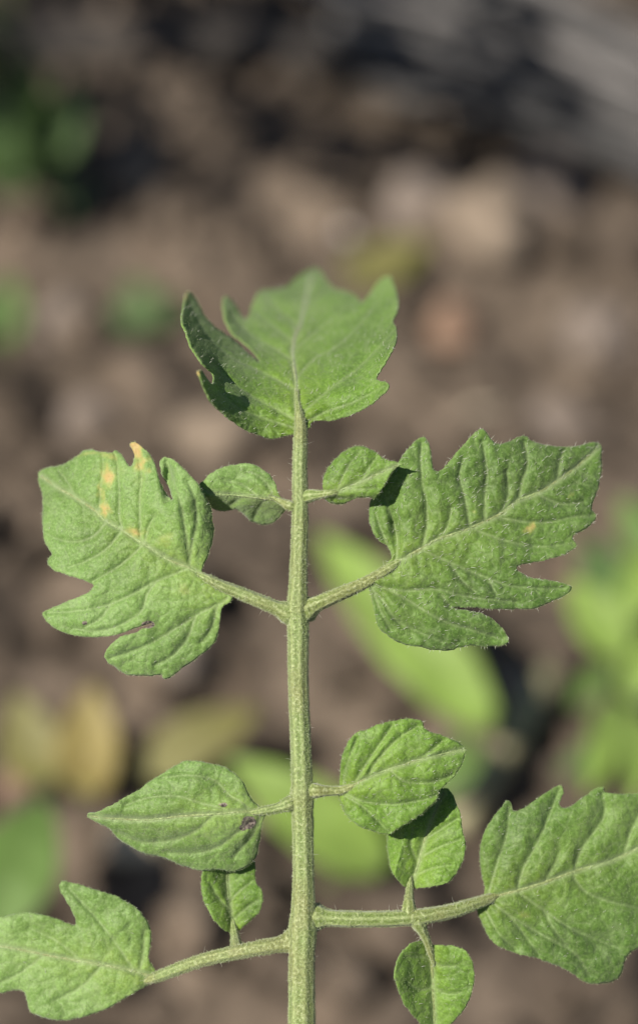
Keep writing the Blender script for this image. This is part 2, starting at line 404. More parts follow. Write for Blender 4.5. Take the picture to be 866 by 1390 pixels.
# --- leaflets (outline, midrib, side veins traced from the leaf)
def T_w(X, Y):
    v = 585 - Y
    dl = np.maximum(0, 368 - X); dr = np.maximum(0, X - 425)
    z = -0.15 * v - 0.0102 * v * v * (v > 0)
    z += 0.0146 * dl ** 2 + 0.0125 * dr ** 2 * (0.4 + 0.6 * sstep(0, 120, v))
    z -= 0.10 * dr * (1 - sstep(0, 60, v))
    # second left lobe curls up on its own, the low flap bends up towards the viewer
    z += 26 * np.exp(-((X - 306) / 14) ** 2 - ((Y - 412) / 26) ** 2)
    z += 20 * np.exp(-((X - 270) / 16) ** 2 - ((Y - 508) / 18) ** 2)
    z -= 10 * np.exp(-((X - 296) / 12) ** 2 - ((Y - 515) / 20) ** 2)
    return z
leaflet('leaflet', [(395, 590), (371, 595), (350, 591), (326, 579), (305, 563), (288, 546), (278, 528), (273, 514), (268, 503), (273, 502), (280, 512), (288, 521), (291, 514), (288, 506), (275, 493), (260, 471), (251, 447), (247, 434), (249, 410), (254, 396), (260, 397), (268, 408), (277, 426), (288, 440), (305, 452), (320, 463), (336, 477), (352, 490), (344, 478), (331, 465), (318, 454), (308, 440), (303, 423), (302, 406), (307, 401), (316, 408), (323, 419), (332, 431), (338, 426), (343, 412), (349, 399), (357, 393), (370, 392), (388, 389), (402, 378), (418, 367), (431, 363), (440, 373), (451, 388), (470, 395), (483, 401), (490, 410), (499, 402), (510, 386), (519, 377), (528, 375), (535, 386), (540, 402), (538, 423), (533, 434), (537, 443), (538, 456), (534, 471), (523, 491), (511, 511), (516, 516), (524, 518), (526, 527), (513, 541), (492, 556), (465, 567), (444, 571), (426, 571), (420, 581), (408, 588)],
        [(409, 588), (405, 565), (402, 545), (402, 520), (399, 495), (397.5, 478), (401, 456), (408, 440), (412, 421), (418, 395), (424, 374)],
        [[(404, 582), (365, 570), (325, 554), (295, 530)], [(404, 572), (370, 553), (330, 530), (300, 505), (283, 492)], [(402, 530), (366, 510), (318, 487), (299, 473), (277, 448), (258, 410)],
         [(399, 490), (372, 472), (345, 457), (322, 436), (308, 410)], [(402, 514), (427, 486), (451, 474), (473, 456), (501, 425), (526, 386)], [(405, 565), (423, 549), (451, 525), (482, 503), (515, 470), (534, 448)],
         [(408, 576), (440, 560), (480, 546), (521, 524)], [(398, 476), (430, 448), (460, 424), (482, 406)], [(408, 442), (385, 425), (362, 402)], [(411, 425), (430, 405), (446, 388)], [(400, 465), (375, 445), (345, 420)]],
        T_w, M['leaf'], label='cupped terminal leaflet with its left lobes curled up and a fading tip', yellow=[(253, 400, 5, 12, 1.3), (268, 504, 5, 7, 1.4), (273, 430, 3, 25, 0.35)],
        quilt=5, longhair=260, fuzz=1800)

def L_w(X, Y):
    t = ((311 - X) * .835 + (812 - Y) * .55) / 309
    z = 4 - 95 * t * t * t
    z += 14 * np.exp(-((X - 245) / 38) ** 2 - ((Y - 690) / 60) ** 2)
    z -= 0.018 * np.maximum(0, X - 262) ** 2 * sstep(790, 740, Y)
    z -= 0.0016 * np.maximum(0, Y - 800) ** 2
    z -= 22 * np.exp(-((X - 228) / 7) ** 2 - ((Y - 655) / 26) ** 2)
    return z
leaflet('leaflet', [(275, 771), (281, 758), (288, 738), (290, 719), (287, 692), (279, 673), (268, 655), (255, 642), (242, 629), (229, 621), (221, 622), (217, 630), (221, 645), (228, 659), (234, 677), (232, 678), (225, 668), (218, 656), (213, 641), (211, 631), (203, 616), (192, 606), (183, 600), (176, 603), (180, 611), (182, 620), (177, 633), (170, 624), (163, 615), (157, 611), (151, 615), (139, 613), (118, 610), (109, 615), (95, 625), (79, 632), (61, 635), (52, 642), (53, 655), (57, 671), (58, 689), (58, 715), (62, 738), (70, 752), (66, 758), (65, 766), (75, 775), (86, 779), (107, 786), (125, 793), (126, 798), (116, 807), (93, 816), (72, 825), (58, 832), (61, 841), (72, 851), (88, 859), (109, 864), (132, 865), (155, 862), (178, 855), (195, 849), (206, 846), (206, 849), (196, 853), (180, 860), (165, 864), (151, 874), (142, 888), (143, 895), (156, 906), (174, 916), (202, 918), (219, 916), (222, 921), (230, 920), (242, 911), (265, 895), (283, 881), (293, 869), (298, 848), (300, 832), (304, 823), (313, 817), (315, 807), (290, 791), (275, 778)],
        [(308, 803), (290, 792), (272, 780), (258, 771), (228, 759), (198, 740), (168, 721), (144, 707), (128, 692), (100, 674), (77, 661), (56, 646)],
        [[(258, 771), (256, 749), (251, 715), (245, 682), (233, 645), (226, 627)], [(258, 765), (260, 742), (267, 710), (265, 678), (256, 655)], [(191, 736), (190, 701), (190, 671), (192, 648), (187, 612)], [(196, 738), (202, 715), (210, 700)],
         [(166, 719), (162, 700), (162, 670), (160, 636), (157, 618)], [(136, 699), (136, 670), (140, 640), (139, 618)], [(145, 708), (128, 727), (105, 735), (82, 733), (66, 726)], [(164, 722), (142, 747), (116, 762), (92, 771)], [(192, 741), (169, 763), (139, 782), (124, 790)],
         [(256, 771), (232, 781), (207, 791), (175, 809), (140, 823), (100, 830), (64, 832)], [(212, 790), (200, 806), (192, 829), (165, 848), (132, 857), (100, 853)], [(150, 820), (137, 839), (116, 851)], [(308, 812), (302, 818), (274, 831), (239, 853), (200, 876), (168, 888), (150, 893)], [(266, 836), (253, 869), (232, 892), (210, 903)], [(294, 823), (288, 851), (274, 872)], [(102, 675), (92, 655), (80, 640)]],
        L_w, M['leaf_pale'], label='lobed left leaflet with yellow blotches and a small torn slit', sig=7, quilt=3.4, yellow=[(150, 640, 40, 30, .48), (188, 650, 18, 40, .45), (186, 612, 9, 16, 1.3), (191, 632, 9, 12, 1.2), (146, 647, 9, 16, 1.15), (142, 693, 6, 11, 1.3), (136, 665, 5, 16, .9), (183, 721, 12, 7, 1.15), (150, 620, 14, 6, .9), (178, 604, 6, 5, 1.5), (225, 736, 14, 10, .7), (250, 800, 12, 10, .6), (120, 613, 30, 4, .7)],
        brown=[(201, 848, 9, 5, 1.6), (115, 846, 4, 3, 1.3)], longhair=70, fuzz=3800, hlen=0.0008)

def R_w(X, Y):
    t = ((X - 510) * .868 + (780 - Y) * .497) / 351
    z = 6 - 72 * np.clip(t, 0, 2) ** 2 - 6 * t
    z -= 0.0022 * np.maximum(0, Y - 790) ** 2
    z -= 0.010 * np.maximum(0, 540 - X) ** 2 * sstep(760, 700, Y)
    z += 7 * np.exp(-((X - 578) / 26) ** 2 - ((Y - 640) / 50) ** 2)
    z -= 9 * np.exp(-((X - 536) / 7) ** 2 - ((Y - 705) / 40) ** 2)
    return z
leaflet('leaflet', [(531, 757), (526, 742), (510, 729), (502, 711), (501, 695), (503, 679), (518, 661), (533, 639), (543, 623), (556, 606), (570, 594), (578, 594), (583, 607), (587, 623), (588, 635), (593, 640), (602, 635), (618, 616), (637, 595), (648, 584), (657, 583), (664, 592), (670, 600), (676, 602), (688, 600), (705, 593), (715, 592), (723, 599), (739, 603), (767, 606), (788, 604), (804, 600), (814, 602), (817, 611), (816, 639), (812, 662), (805, 683), (804, 692), (809, 700), (807, 707), (795, 718), (779, 727), (779, 734), (782, 741), (772, 750), (753, 757), (732, 762), (716, 765), (703, 769), (704, 775), (712, 780), (728, 785), (748, 788), (766, 792), (776, 798), (769, 807), (746, 818), (725, 826), (698, 827), (663, 827), (640, 825), (625, 824), (612, 824), (625, 827), (640, 829), (655, 833), (672, 843), (684, 856), (690, 868), (687, 875), (663, 878), (640, 877), (623, 879), (614, 883), (595, 883), (572, 879), (545, 874), (526, 863), (514, 851), (509, 835), (505, 815), (502, 800), (498, 792), (515, 775), (529, 761)],
        [(512, 781), (538, 764), (572, 745), (595, 732), (628, 721), (651, 711), (679, 698), (702, 680), (732, 668), (760, 650), (787, 630), (812, 607)],
        [[(537, 762), (539, 750), (539, 729), (533, 706), (523, 681)], [(530, 752), (517, 718), (510, 695)], [(573, 745), (579, 713), (579, 681), (573, 653), (571, 623), (572, 602)], [(638, 716), (631, 676), (624, 646), (629, 622)], [(658, 708), (658, 674), (661, 642), (655, 600)], [(704, 679), (709, 653), (716, 630), (712, 600)],
         [(757, 652), (760, 628), (765, 612)], [(670, 701), (709, 708), (744, 709), (778, 702), (804, 700)], [(728, 670), (760, 684), (792, 682)], [(640, 716), (652, 722), (686, 734), (728, 742), (760, 740), (778, 738)], [(574, 747), (609, 763), (637, 775), (665, 786), (691, 795), (728, 799), (764, 799)], [(612, 766), (628, 789), (645, 803)], [(664, 788), (674, 808)],
         [(503, 794), (545, 802), (591, 800), (623, 808), (658, 813), (700, 818)], [(526, 800), (549, 812), (579, 831), (609, 846), (646, 857), (682, 868)], [(504, 798), (522, 819), (538, 842), (568, 858), (600, 872)], [(505, 800), (517, 830), (530, 855)], [(600, 808), (610, 822)], [(588, 736), (607, 715), (612, 690)], [(680, 698), (690, 672), (688, 640)]],
        R_w, M['leaf_deep'], label='large lobed right leaflet bristling with white hairs and one orange speck', quilt=5.8, yellow=[(719, 717, 8, 5, 1.25), (774, 676, 3, 6, .8), (640, 694, 4, 3, .8)], longhair=560, fuzz=2400, hlen=0.0015, rib=(6.5, 1.5))

def S1_w(X, Y):
    m = 672 + (X - 320) * 0.10 * (X > 320)
    return -14 - 0.10 * np.maximum(0, m - Y) - 1.6 * np.maximum(0, Y - m) + 0.014 * np.maximum(0, Y - m - 12) ** 2 - 0.06 * np.abs(X - 380)
leaflet('leaflet', [(384, 679), (380, 673), (376, 664), (371, 652), (363, 641), (350, 633), (338, 629), (325, 629), (310, 632), (296, 637), (284, 644), (276, 653), (270, 659), (278, 675), (286, 688), (292, 692), (304, 694), (320, 692), (329, 697), (341, 707), (354, 712), (367, 711), (378, 704), (386, 694), (390, 687)],
        [(388, 684), (379, 679), (347, 675), (320, 672), (292, 670), (275, 662)], [[(350, 675), (338, 664), (324, 656), (305, 652)], [(372, 678), (366, 662), (352, 646), (335, 640)], [(360, 677), (350, 692), (345, 704)], [(330, 673), (318, 682), (308, 690)]],
        S1_w, M['leaf_pale'], label='small left leaflet folded along its midrib with its lower half dark', quilt=3, sig=7, fuzz=900, step=1.6, rib=(3.5, 1.2), longhair=20)
def S2_w(X, Y):
    z = 22 + 0.12 * (X - 436) - 0.0010 * (X - 480) ** 2
    z -= 0.028 * np.maximum(0, Y - 662) ** 2 + 0.012 * np.maximum(0, 640 - Y) ** 2
    return z + 6 * np.exp(-((X - 535) / 20) ** 2)
leaflet('leaflet', [(438, 668), (438, 654), (444, 637), (455, 623), (467, 612), (479, 606), (491, 605), (502, 609), (514, 617), (524, 623), (538, 627), (549, 630), (538, 634), (531, 643), (524, 656), (514, 671), (508, 678), (500, 675), (486, 676), (472, 682), (460, 685), (450, 683), (440, 677), (434, 672)],
        [(437, 671), (460, 666), (490, 654), (515, 642), (540, 631)], [[(458, 666), (466, 645), (478, 625), (490, 612)], [(490, 654), (500, 636), (510, 622)], [(470, 663), (490, 664), (512, 662)], [(446, 671), (462, 677), (480, 676)]],
        S2_w, M['leaf'], label='small right leaflet shading the lobe beside it with its pointed tip', quilt=3, sig=7, fuzz=900, step=1.6, rib=(3.5, 1.2), longhair=70, hlen=0.001)
def M1_w(X, Y):
    m = 1105 + 0 * X
    return 6 - 0.42 * np.maximum(0, Y - m) - 0.0016 * np.maximum(0, m - Y) ** 2 - 0.0009 * np.maximum(0, Y - m) ** 2 - 0.0006 * (300 - X) ** 2 * (X < 300) - 0.02 * np.maximum(0, X - 325) ** 2 * np.minimum(1, np.abs(Y - 1102) / 40)
leaflet('leaflet', [(352, 1096), (341, 1084), (328, 1060), (311, 1045), (287, 1037), (257, 1033), (237, 1040), (210, 1057), (184, 1075), (153, 1092), (133, 1102), (119, 1107), (127, 1115), (147, 1125), (167, 1144), (190, 1157), (217, 1164), (231, 1169), (251, 1177), (274, 1183), (297, 1181), (317, 1184), (338, 1174), (349, 1161), (353, 1141), (356, 1117), (360, 1106)],
        [(358, 1101), (324, 1102), (291, 1105), (244, 1108), (200, 1113), (150, 1111), (122, 1108)],
        [[(340, 1101), (325, 1088), (311, 1080), (291, 1060), (257, 1053), (220, 1056)], [(318, 1102), (277, 1092), (244, 1082), (204, 1083), (170, 1093)], [(291, 1105), (268, 1127), (237, 1140), (194, 1144), (160, 1131)], [(342, 1115), (324, 1129), (298, 1149), (264, 1159), (227, 1158)], [(354, 1106), (343, 1134), (318, 1164)]],
        M1_w, M['leaf_pale'], label='pointed oval lower left leaflet with a brown scabby speck by its stalk', quilt=4, brown=[(338, 1117, 10, 9, 1.5), (330, 1124, 6, 5, 1.2), (303, 1093, 9, 4, .95)], fuzz=3000, longhair=15, hlen=0.0008)
def M2_w(X, Y):
    t = (X - 462) / 168
    z = 20 + 14 * t - 20 * t * t - 0.0035 * np.maximum(0, 1030 - Y) ** 2 * (t < 0.5) - 0.0012 * np.maximum(0, 1020 - Y) ** 2
    z -= 0.0030 * np.maximum(0, Y - 1075) ** 2
    z -= 0.016 * np.maximum(0, 492 - X) ** 2
    z += 9 * np.exp(-((X - 476) / 9) ** 2 - ((Y - 1015) / 25) ** 2)
    return z
leaflet('leaflet', [(461, 1064), (462, 1040), (467, 1018), (479, 999), (489, 992), (496, 991), (513, 984), (537, 978), (561, 976), (573, 980), (576, 989), (590, 995), (610, 1003), (624, 1009), (631, 1018), (628, 1035), (620, 1050), (609, 1062), (595, 1076), (593, 1086), (576, 1103), (554, 1118), (537, 1127), (527, 1133), (510, 1130), (488, 1122), (471, 1108), (463, 1091), (459, 1078)],
        [(462, 1075), (470, 1071), (500, 1056), (537, 1042), (576, 1030), (628, 1018)],
        [[(466, 1070), (470, 1042), (484, 1004)], [(480, 1066), (497, 1037), (520, 1004), (532, 986)], [(498, 1056), (512, 1033), (537, 1006), (566, 986)], [(530, 1046), (549, 1061), (585, 1063), (614, 1052)], [(466, 1076), (496, 1089), (537, 1092), (576, 1086), (592, 1080)], [(464, 1078), (493, 1096), (513, 1115), (528, 1130)], [(560, 1036), (585, 1020), (600, 1006)]],
        M2_w, M['leaf'], label='rounded lower right leaflet casting shade on the leaflet under it', quilt=6.5, fuzz=1900, longhair=150, hlen=0.0011, step=1.8)
def M3_w(X, Y):
    m = 556 + (1206 - Y) * 0.27
    r = X - m; l = m - X
    z = -30 + 0.42 * np.maximum(0, r) - 0.004 * np.maximum(0, r - 20) ** 2
    z += np.where(l > 0, 0.5 * np.minimum(l, 26) - 1.1 * np.maximum(0, l - 26), 0)
    return z - 0.10 * (1206 - Y)
leaflet('leaflet', [(552, 1206), (536, 1191), (529, 1177), (526, 1157), (525, 1134), (534, 1112), (552, 1091), (577, 1076), (600, 1070), (611, 1074), (620, 1091), (626, 1112), (629, 1134), (633, 1146), (631, 1162), (624, 1179), (612, 1196), (596, 1202), (579, 1205), (564, 1206)],
        [(557, 1206), (567, 1177), (574, 1150), (582, 1126), (594, 1095), (603, 1076)], [[(562, 1190), (585, 1180), (612, 1175)], [(570, 1165), (598, 1150), (625, 1140)], [(577, 1140), (600, 1125), (620, 1112)], [(568, 1172), (558, 1150), (560, 1125)]],
        M3_w, M['leaf'], label='small leaflet half shaded beneath the rounded leaflet', quilt=3.5, sig=7, fuzz=900, longhair=30, hlen=0.0008, step=1.7, rib=(3.5, 1.2))
def S3_w(X, Y):
    m = 318 - (1265 - Y) * 0.10
    return -50 + 0.30 * np.maximum(0, X - m) + 0.85 * np.maximum(0, m - X) - 0.014 * np.maximum(0, m - X - 22) ** 2 * 2 - 0.08 * (1265 - Y)
leaflet('leaflet', [(309, 1265), (296, 1256), (286, 1243), (275, 1220), (273, 1196), (279, 1172), (296, 1160), (320, 1158), (345, 1170), (347, 1198), (356, 1209), (355, 1233), (340, 1251), (324, 1264)],
        [(318, 1265), (313, 1240), (309, 1210), (308, 1175)], [[(315, 1250), (332, 1235), (350, 1222)], [(311, 1225), (328, 1208), (344, 1196)], [(312, 1235), (298, 1222), (285, 1200)]],
        S3_w, M['leaf'], label='small folded leaflet hanging half hidden under the pointed oval leaflet', quilt=2.5, sig=7, fuzz=700, longhair=10, step=1.7, rib=(4, 2))
def M4_w(X, Y):
    m = 582 + (Y - 1284) * 0.06
    return -18 + 0.35 * np.maximum(0, X - m) + 0.8 * np.maximum(0, m - X) - 0.25 * (Y - 1284)
leaflet('leaflet', [(582, 1283), (574, 1278), (561, 1280), (548, 1290), (539, 1306), (536, 1330), (548, 1362), (572, 1392), (592, 1404), (614, 1390), (636, 1360), (644, 1325), (636, 1296), (620, 1286), (600, 1284), (590, 1284)],
        [(584, 1285), (587, 1320), (590, 1395)], [[(586, 1305), (600, 1312), (622, 1312)], [(586, 1305), (570, 1300), (552, 1300)], [(588, 1340), (606, 1350), (626, 1348)], [(588, 1340), (570, 1345), (552, 1335)]],
        M4_w, M['leaf'], label='small leaflet pointing down from the right side branch', quilt=3, sig=7, fuzz=700, longhair=20, step=1.7, rib=(4, 2))
def BR_w(X, Y):
    t = (X - 650) / 270
    return -28 - 34 * t - 10 * t * t - 0.0006 * np.maximum(0, Y - 1230) ** 2 - 0.0010 * np.maximum(0, 1150 - Y) ** 2 - 0.012 * np.maximum(0, 685 - X) ** 2
leaflet('leaflet', [(658, 1211), (653, 1184), (651, 1158), (657, 1130), (673, 1105), (688, 1088), (694, 1091), (697, 1101), (711, 1097), (733, 1082), (753, 1069), (762, 1067), (765, 1076), (759, 1092), (768, 1097), (790, 1084), (807, 1072), (819, 1069), (824, 1077), (866, 1077), (890, 1066), (905, 1072), (908, 1090), (936, 1104), (962, 1112), (948, 1136), (928, 1152), (934, 1180), (912, 1200), (890, 1212), (902, 1244), (890, 1278), (862, 1290), (850, 1300), (838, 1330), (800, 1336), (770, 1318), (733, 1303), (705, 1296), (677, 1286), (662, 1271), (654, 1254), (648, 1238), (646, 1226)],
        [(650, 1225), (663, 1220), (719, 1205), (782, 1183), (830, 1169), (866, 1152), (910, 1132), (955, 1114)],
        [[(662, 1218), (674, 1175), (688, 1130), (691, 1095)], [(702, 1209), (711, 1178), (734, 1135), (750, 1095), (759, 1072)], [(738, 1200), (752, 1175), (760, 1155)], [(779, 1184), (790, 1152), (819, 1110), (818, 1078)], [(847, 1160), (858, 1125), (880, 1085)], [(664, 1222), (691, 1243), (734, 1269), (779, 1294), (800, 1325)], [(702, 1211), (739, 1237), (779, 1263), (840, 1288)],
         [(776, 1187), (796, 1212), (833, 1226), (880, 1236)], [(656, 1228), (677, 1268), (700, 1288)], [(870, 1150), (900, 1172), (918, 1180)], [(690, 1242), (712, 1270), (730, 1295)], [(738, 1236), (752, 1262), (770, 1285)]],
        BR_w, M['leaf_deep'], label='big toothed leaflet at lower right running out of the picture', quilt=7.5, sig=13, fuzz=1800, longhair=90, hlen=0.001, rib=(6, 2.5), yellow=[(712, 1240, 10, 6, .75)], step=2.4)
def BL_w(X, Y):
    return -46 - 0.0005 * (200 - X) ** 2 - 0.0010 * np.maximum(0, 1250 - Y) ** 2 + 0.03 * (200 - X)
leaflet('leaflet', [(202, 1300), (206, 1275), (202, 1255), (185, 1233), (162, 1219), (129, 1208), (101, 1200), (85, 1197), (81, 1209), (95, 1233), (102, 1256), (74, 1247), (46, 1240), (23, 1241), (0, 1246), (-34, 1250), (-60, 1262), (-92, 1280), (-60, 1300), (-66, 1322), (-30, 1332), (-10, 1350), (30, 1346), (44, 1376), (90, 1386), (140, 1372), (180, 1350), (212, 1328)],
        [(212, 1327), (160, 1314), (80, 1300), (0, 1285), (-80, 1281)], [[(180, 1316), (162, 1288), (134, 1251), (92, 1205)], [(110, 1306), (80, 1280), (40, 1260)], [(190, 1318), (195, 1290), (196, 1265)], [(140, 1310), (110, 1340), (70, 1362)], [(60, 1296), (30, 1320), (0, 1335)]],
        BL_w, M['leaf_pale'], label='lobed leaflet at lower left edge with one blunt raised lobe', quilt=3.5, fuzz=900, longhair=20, rib=(5, 2), step=2.4)

# ------------------------------------------------------------------ ground
def G(px, py, z=0.0):
    """where the sight line through a traced spot meets height z"""
    a = (px - 433) * MM / FOCUS; b = (695 - py) * MM / FOCUS
    d = np.array([a, b, -1.0]) @ AX
    t = (z - CAM_H) / d[2]; return np.array([0, 0, CAM_H]) + d * t

def soil_material():
    k = N('garden_soil')
    big = k.tex(9, 5, 0.6, dist=0.4); med = k.tex(38, 5, 0.6); fin = k.tex(260, 4, 0.65)
    c = k.ramp(med, [(0.32, (0.034, 0.027, 0.021)), (0.44, (0.082, 0.063, 0.047)), (0.56, (0.128, 0.100, 0.076)), (0.68, (0.20, 0.156, 0.118))])
    c = k.mix(k.math('MULTIPLY', k.ramp(big, [(0.38, (1, 1, 1)), (0.55, (0, 0, 0))]), 0.5), c, (0.055, 0.044, 0.036))
    c = k.mix(k.math('MULTIPLY', k.ramp(k.tex(24, 3), [(0.55, (0, 0, 0)), (0.7, (1, 1, 1))]), 0.5), c, (0.22, 0.165, 0.12))
    c = k.mix(k.math('MULTIPLY', k.ramp(fin, [(0.35, (1, 1, 1)), (0.5, (0, 0, 0))]), 0.35), c, (0.04, 0.032, 0.026))
    k.l(c, k.p.inputs['Base Color']); k.p.inputs['Roughness'].default_value = 0.95; k.p.inputs['Specular IOR Level'].default_value = 0.15
    k.bump(fin, 0.7, 0.003); return k.m
M['soil'] = soil_material()
def soil_h(x, y):
    p = Vector((x, y, 0))
    h = 0.016 * noise.noise(p * 9) + 0.020 * noise.noise(p * 24 + Vector((5, 0, 0))) + 0.005 * noise.noise(p * 60) + 0.003 * noise.noise(p * 140)
    f = max(0.0, 1 - max(0, abs(x) - 1.0)) if abs(x) < 2 else 0
    return h
xs = np.concatenate([[-60, -20, -6, -2.5, -1.2, -0.8, -.6], np.arange(-0.45, 0.4501, 0.005), [.6, .8, 1.2, 2.5, 6, 20, 60]])
ys = np.concatenate([[-60, -20, -6, -2, -.8, -.3, 0, .15], np.arange(0.26, 1.35, 0.005), [1.5, 1.8, 2.5, 5, 12, 30, 90]])
V = [(x, y, soil_h(x, y) * (1 if abs(x) < 1 and -.5 < y < 2 else .3)) for y in ys for x in xs]
nx_ = len(xs); F = [(j * nx_ + i, j * nx_ + i + 1, (j + 1) * nx_ + i + 1, (j + 1) * nx_ + i) for j in range(len(ys) - 1) for i in range(nx_ - 1)]
g = mesh_obj('ground', V, F, M['soil']); tag(g, 'dry crumbly brown garden soil', None, None, 'structure')

def lump(c, r, seed, sub=2, squash=0.7, rough=0.28):
    bm = bmesh.new(); bmesh.ops.create_icosphere(bm, subdivisions=sub, radius=1)
    rr = random.Random(seed); off = Vector((rr.uniform(0, 50), rr.uniform(0, 50), 0)); st = (rr.uniform(.8, 1.25), rr.uniform(.8, 1.25), squash)
    V = []
    for v in bm.verts:
        s = 1 + rough * noise.noise(v.co * 1.3 + off) * 1.6 + rough * 0.5 * noise.noise(v.co * 3.1 + off)
        V.append([c[0] + v.co.x * s * st[0] * r, c[1] + v.co.y * s * st[1] * r, c[2] + v.co.z * s * st[2] * r])
    F = [[v.index for v in f.verts] for f in bm.faces]; bm.free(); return V, F

# crumbs nobody could count
V, F = [], []
for i in range(1500):
    x, y = random.uniform(-.32, .32), random.uniform(.3, 1.3); r = random.choice([.003, .004, .005, .007, .010])
    v, f = lump((x, y, soil_h(x, y) + r * .25), r, i, 1); n0 = len(V); V += v; F += [[q + n0 for q in p] for p in f]
for i in range(150):
    x, y = random.uniform(-.28, .28), random.uniform(.36, 1.15); r = random.uniform(.008, .016)
    v, f = lump((x, y, soil_h(x, y) + r * .35), r, i + 9000, 2, .8, .4); n0 = len(V); V += v; F += [[q + n0 for q in p] for p in f]
tag(mesh_obj('soil_crumbs', V, F, M['soil']), 'loose crumbs of dry soil scattered over the ground', None, None, 'stuff')

def rockmat(name, a, b): return plain(name, [(0.3, a), (0.7, b)], 60, 0.9, 0.002)
M['tan'] = rockmat('tan_clod', (0.15, 0.115, 0.083), (0.22, 0.172, 0.127))
M['pink'] = rockmat('pinkish_clod', (0.13, 0.104, 0.085), (0.19, 0.153, 0.127))
M['beige'] = rockmat('beige_stone', (0.33, 0.28, 0.20), (0.42, 0.36, 0.27))
M['rust'] = rockmat('rusty_clod', (0.18, 0.115, 0.078), (0.24, 0.15, 0.10))
M['grey'] = rockmat('grey_pebble', (0.34, 0.30, 0.27), (0.44, 0.40, 0.37))
M['dark'] = rockmat('dark_clod', (0.05, 0.04, 0.03), (0.08, 0.062, 0.05))
def clod(px, py, rpx, mat, label, cat='soil clod', name='soil_clod', group=None, squash=.75):
    p = G(px, py, 0.004); dist = np.linalg.norm(p - np.array([0, 0, CAM_H])); r = rpx * MM * dist / FOCUS
    z = soil_h(p[0], p[1]); v, f = lump((p[0], p[1], z + r * .3), r, int(px * 7 + py), 3, squash)
    return tag(mesh_obj(name, v, f, M[mat], None, (p[0], p[1], z)), label, cat, group)
clod(672, 570, 40, 'beige', 'pale beige stone just above the large hairy right leaflet', 'stone', 'stone')
clod(470, 326, 15, 'grey', 'small whitish pebble above the terminal leaflet beside the yellow-green fallen leaf', 'pebble', 'pebble')
clod(615, 432, 34, 'rust', 'rust-brown soil clod right of the terminal leaflet')
clod(662, 335, 62, 'tan', 'big tan soil clod high on the right beyond the rust-brown one')
clod(745, 250, 58, 'pink', 'pinkish brown clod below the grey dry stalks')
clod(575, 285, 55, 'pink', 'pinkish brown clod above the yellow-green fallen leaf')
clod(300, 605, 50, 'tan', 'tan clod between the left leaflet and the terminal leaflet')
clod(95, 450, 42, 'pink', 'pinkish clod near the left edge beside a small green sprout')
clod(190, 262, 36, 'tan', 'rounded tan clod right of the shaded weed at upper left')
clod(190, 1160, 44, 'beige', 'beige stone below the pointed oval leaflet', 'stone', 'stone')
clod(812, 440, 52, 'pink', 'pinkish clod near the right edge level with the terminal leaflet')
clod(700, 960, 46, 'pink', 'pinkish clod between the broad green leaf and the right-hand weed')
clod(35, 1060, 40, 'rust', 'rust-brown clod at the left edge under the yellowed leaf')
clod(250, 900, 40, 'pink', 'pinkish clod under the lower lobe of the left leaflet')
clod(760, 560, 45, 'pink', 'pinkish clod right of the pale beige stone')
clod(120, 560, 38, 'pink', 'pinkish clod above the left leaflet tip')

# ------------------------------------------------------------------ weeds and fallen leaves
def soft(name, c, trans=.25):
    return leaf_material(name, tuple(x * .8 for x in c), c, tuple(min(.8, x * 1.2) for x in c), trans=trans, fine=False, sheen=0.1)
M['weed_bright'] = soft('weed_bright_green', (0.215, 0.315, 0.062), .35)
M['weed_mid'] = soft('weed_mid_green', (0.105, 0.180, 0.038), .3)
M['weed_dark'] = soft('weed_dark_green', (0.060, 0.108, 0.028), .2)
M['yellow'] = soft('yellowed_leaf', (0.25, 0.20, 0.062), .2)
M['yolive'] = soft('olive_yellow_leaf', (0.155, 0.145, 0.042), .2)
M['straw'] = plain('dry_straw', [(0.3, (0.22, 0.20, 0.11)), (0.7, (0.36, 0.33, 0.19))], 80, 0.7, stretch=(1, 1, 1))
M['weed_stem'] = plain('weed_stem', [(0.3, (0.10, 0.15, 0.04)), (0.7, (0.17, 0.21, 0.07))], 80, 0.6)

def blade(p, q, width, normal, mat, parent, loc, name='leaf', fold=0.25, droop=0.15, teeth=0.0, n=18, m=8, shape=0.75):
    """leaf blade from base p to tip q (world), given full width (m) and up-ish normal"""
    p, q = np.array(p, float), np.array(q, float); L = np.linalg.norm(q - p); t = (q - p) / L
    nn = np.array(normal, float); nn -= t * (nn @ t); nn /= np.linalg.norm(nn); s = np.cross(t, nn)
    V, F = [], []
    for i in range(n + 1):
        u = i / n; half = width * .5 * (math.sin(math.pi * u ** shape) ** 0.8 if 0 < u < 1 else 0.0) + width * .012
        half *= 1 + teeth * math.sin(u * 34)
        for j in range(-m, m + 1):
            v = j / m
            o = p + t * L * u + s * half * v + nn * (abs(v) * half * fold - droop * L * (u - .5) ** 2 * 4 * .5 + droop * L * .5 * 0 + 0.03 * half * math.sin(u * 20 + abs(v) * 3))
            V.append(o)
    k = 2 * m + 1
    for i in range(n):
        for j in range(2 * m): F.append((i * k + j, i * k + j + 1, (i + 1) * k + j + 1, (i + 1) * k + j))
    ob = mesh_obj(name, V, F, mat, parent, loc)
    so = ob.modifiers.new('thickness', 'SOLIDIFY'); so.thickness = 0.0004
    return ob
def stem(p, q, r, mat, parent, loc, sag=0.0, name='stem'):
    p, q = np.array(p, float), np.array(q, float)
    pts = [p + (q - p) * t + np.array([0, 0, sag * 4 * t * (1 - t)]) for t in np.linspace(0, 1, 9)]
    V, F, ra = tube(pts, np.linspace(r, r * .6, 9), 8); return mesh_obj(name, V, F, mat, parent, loc)

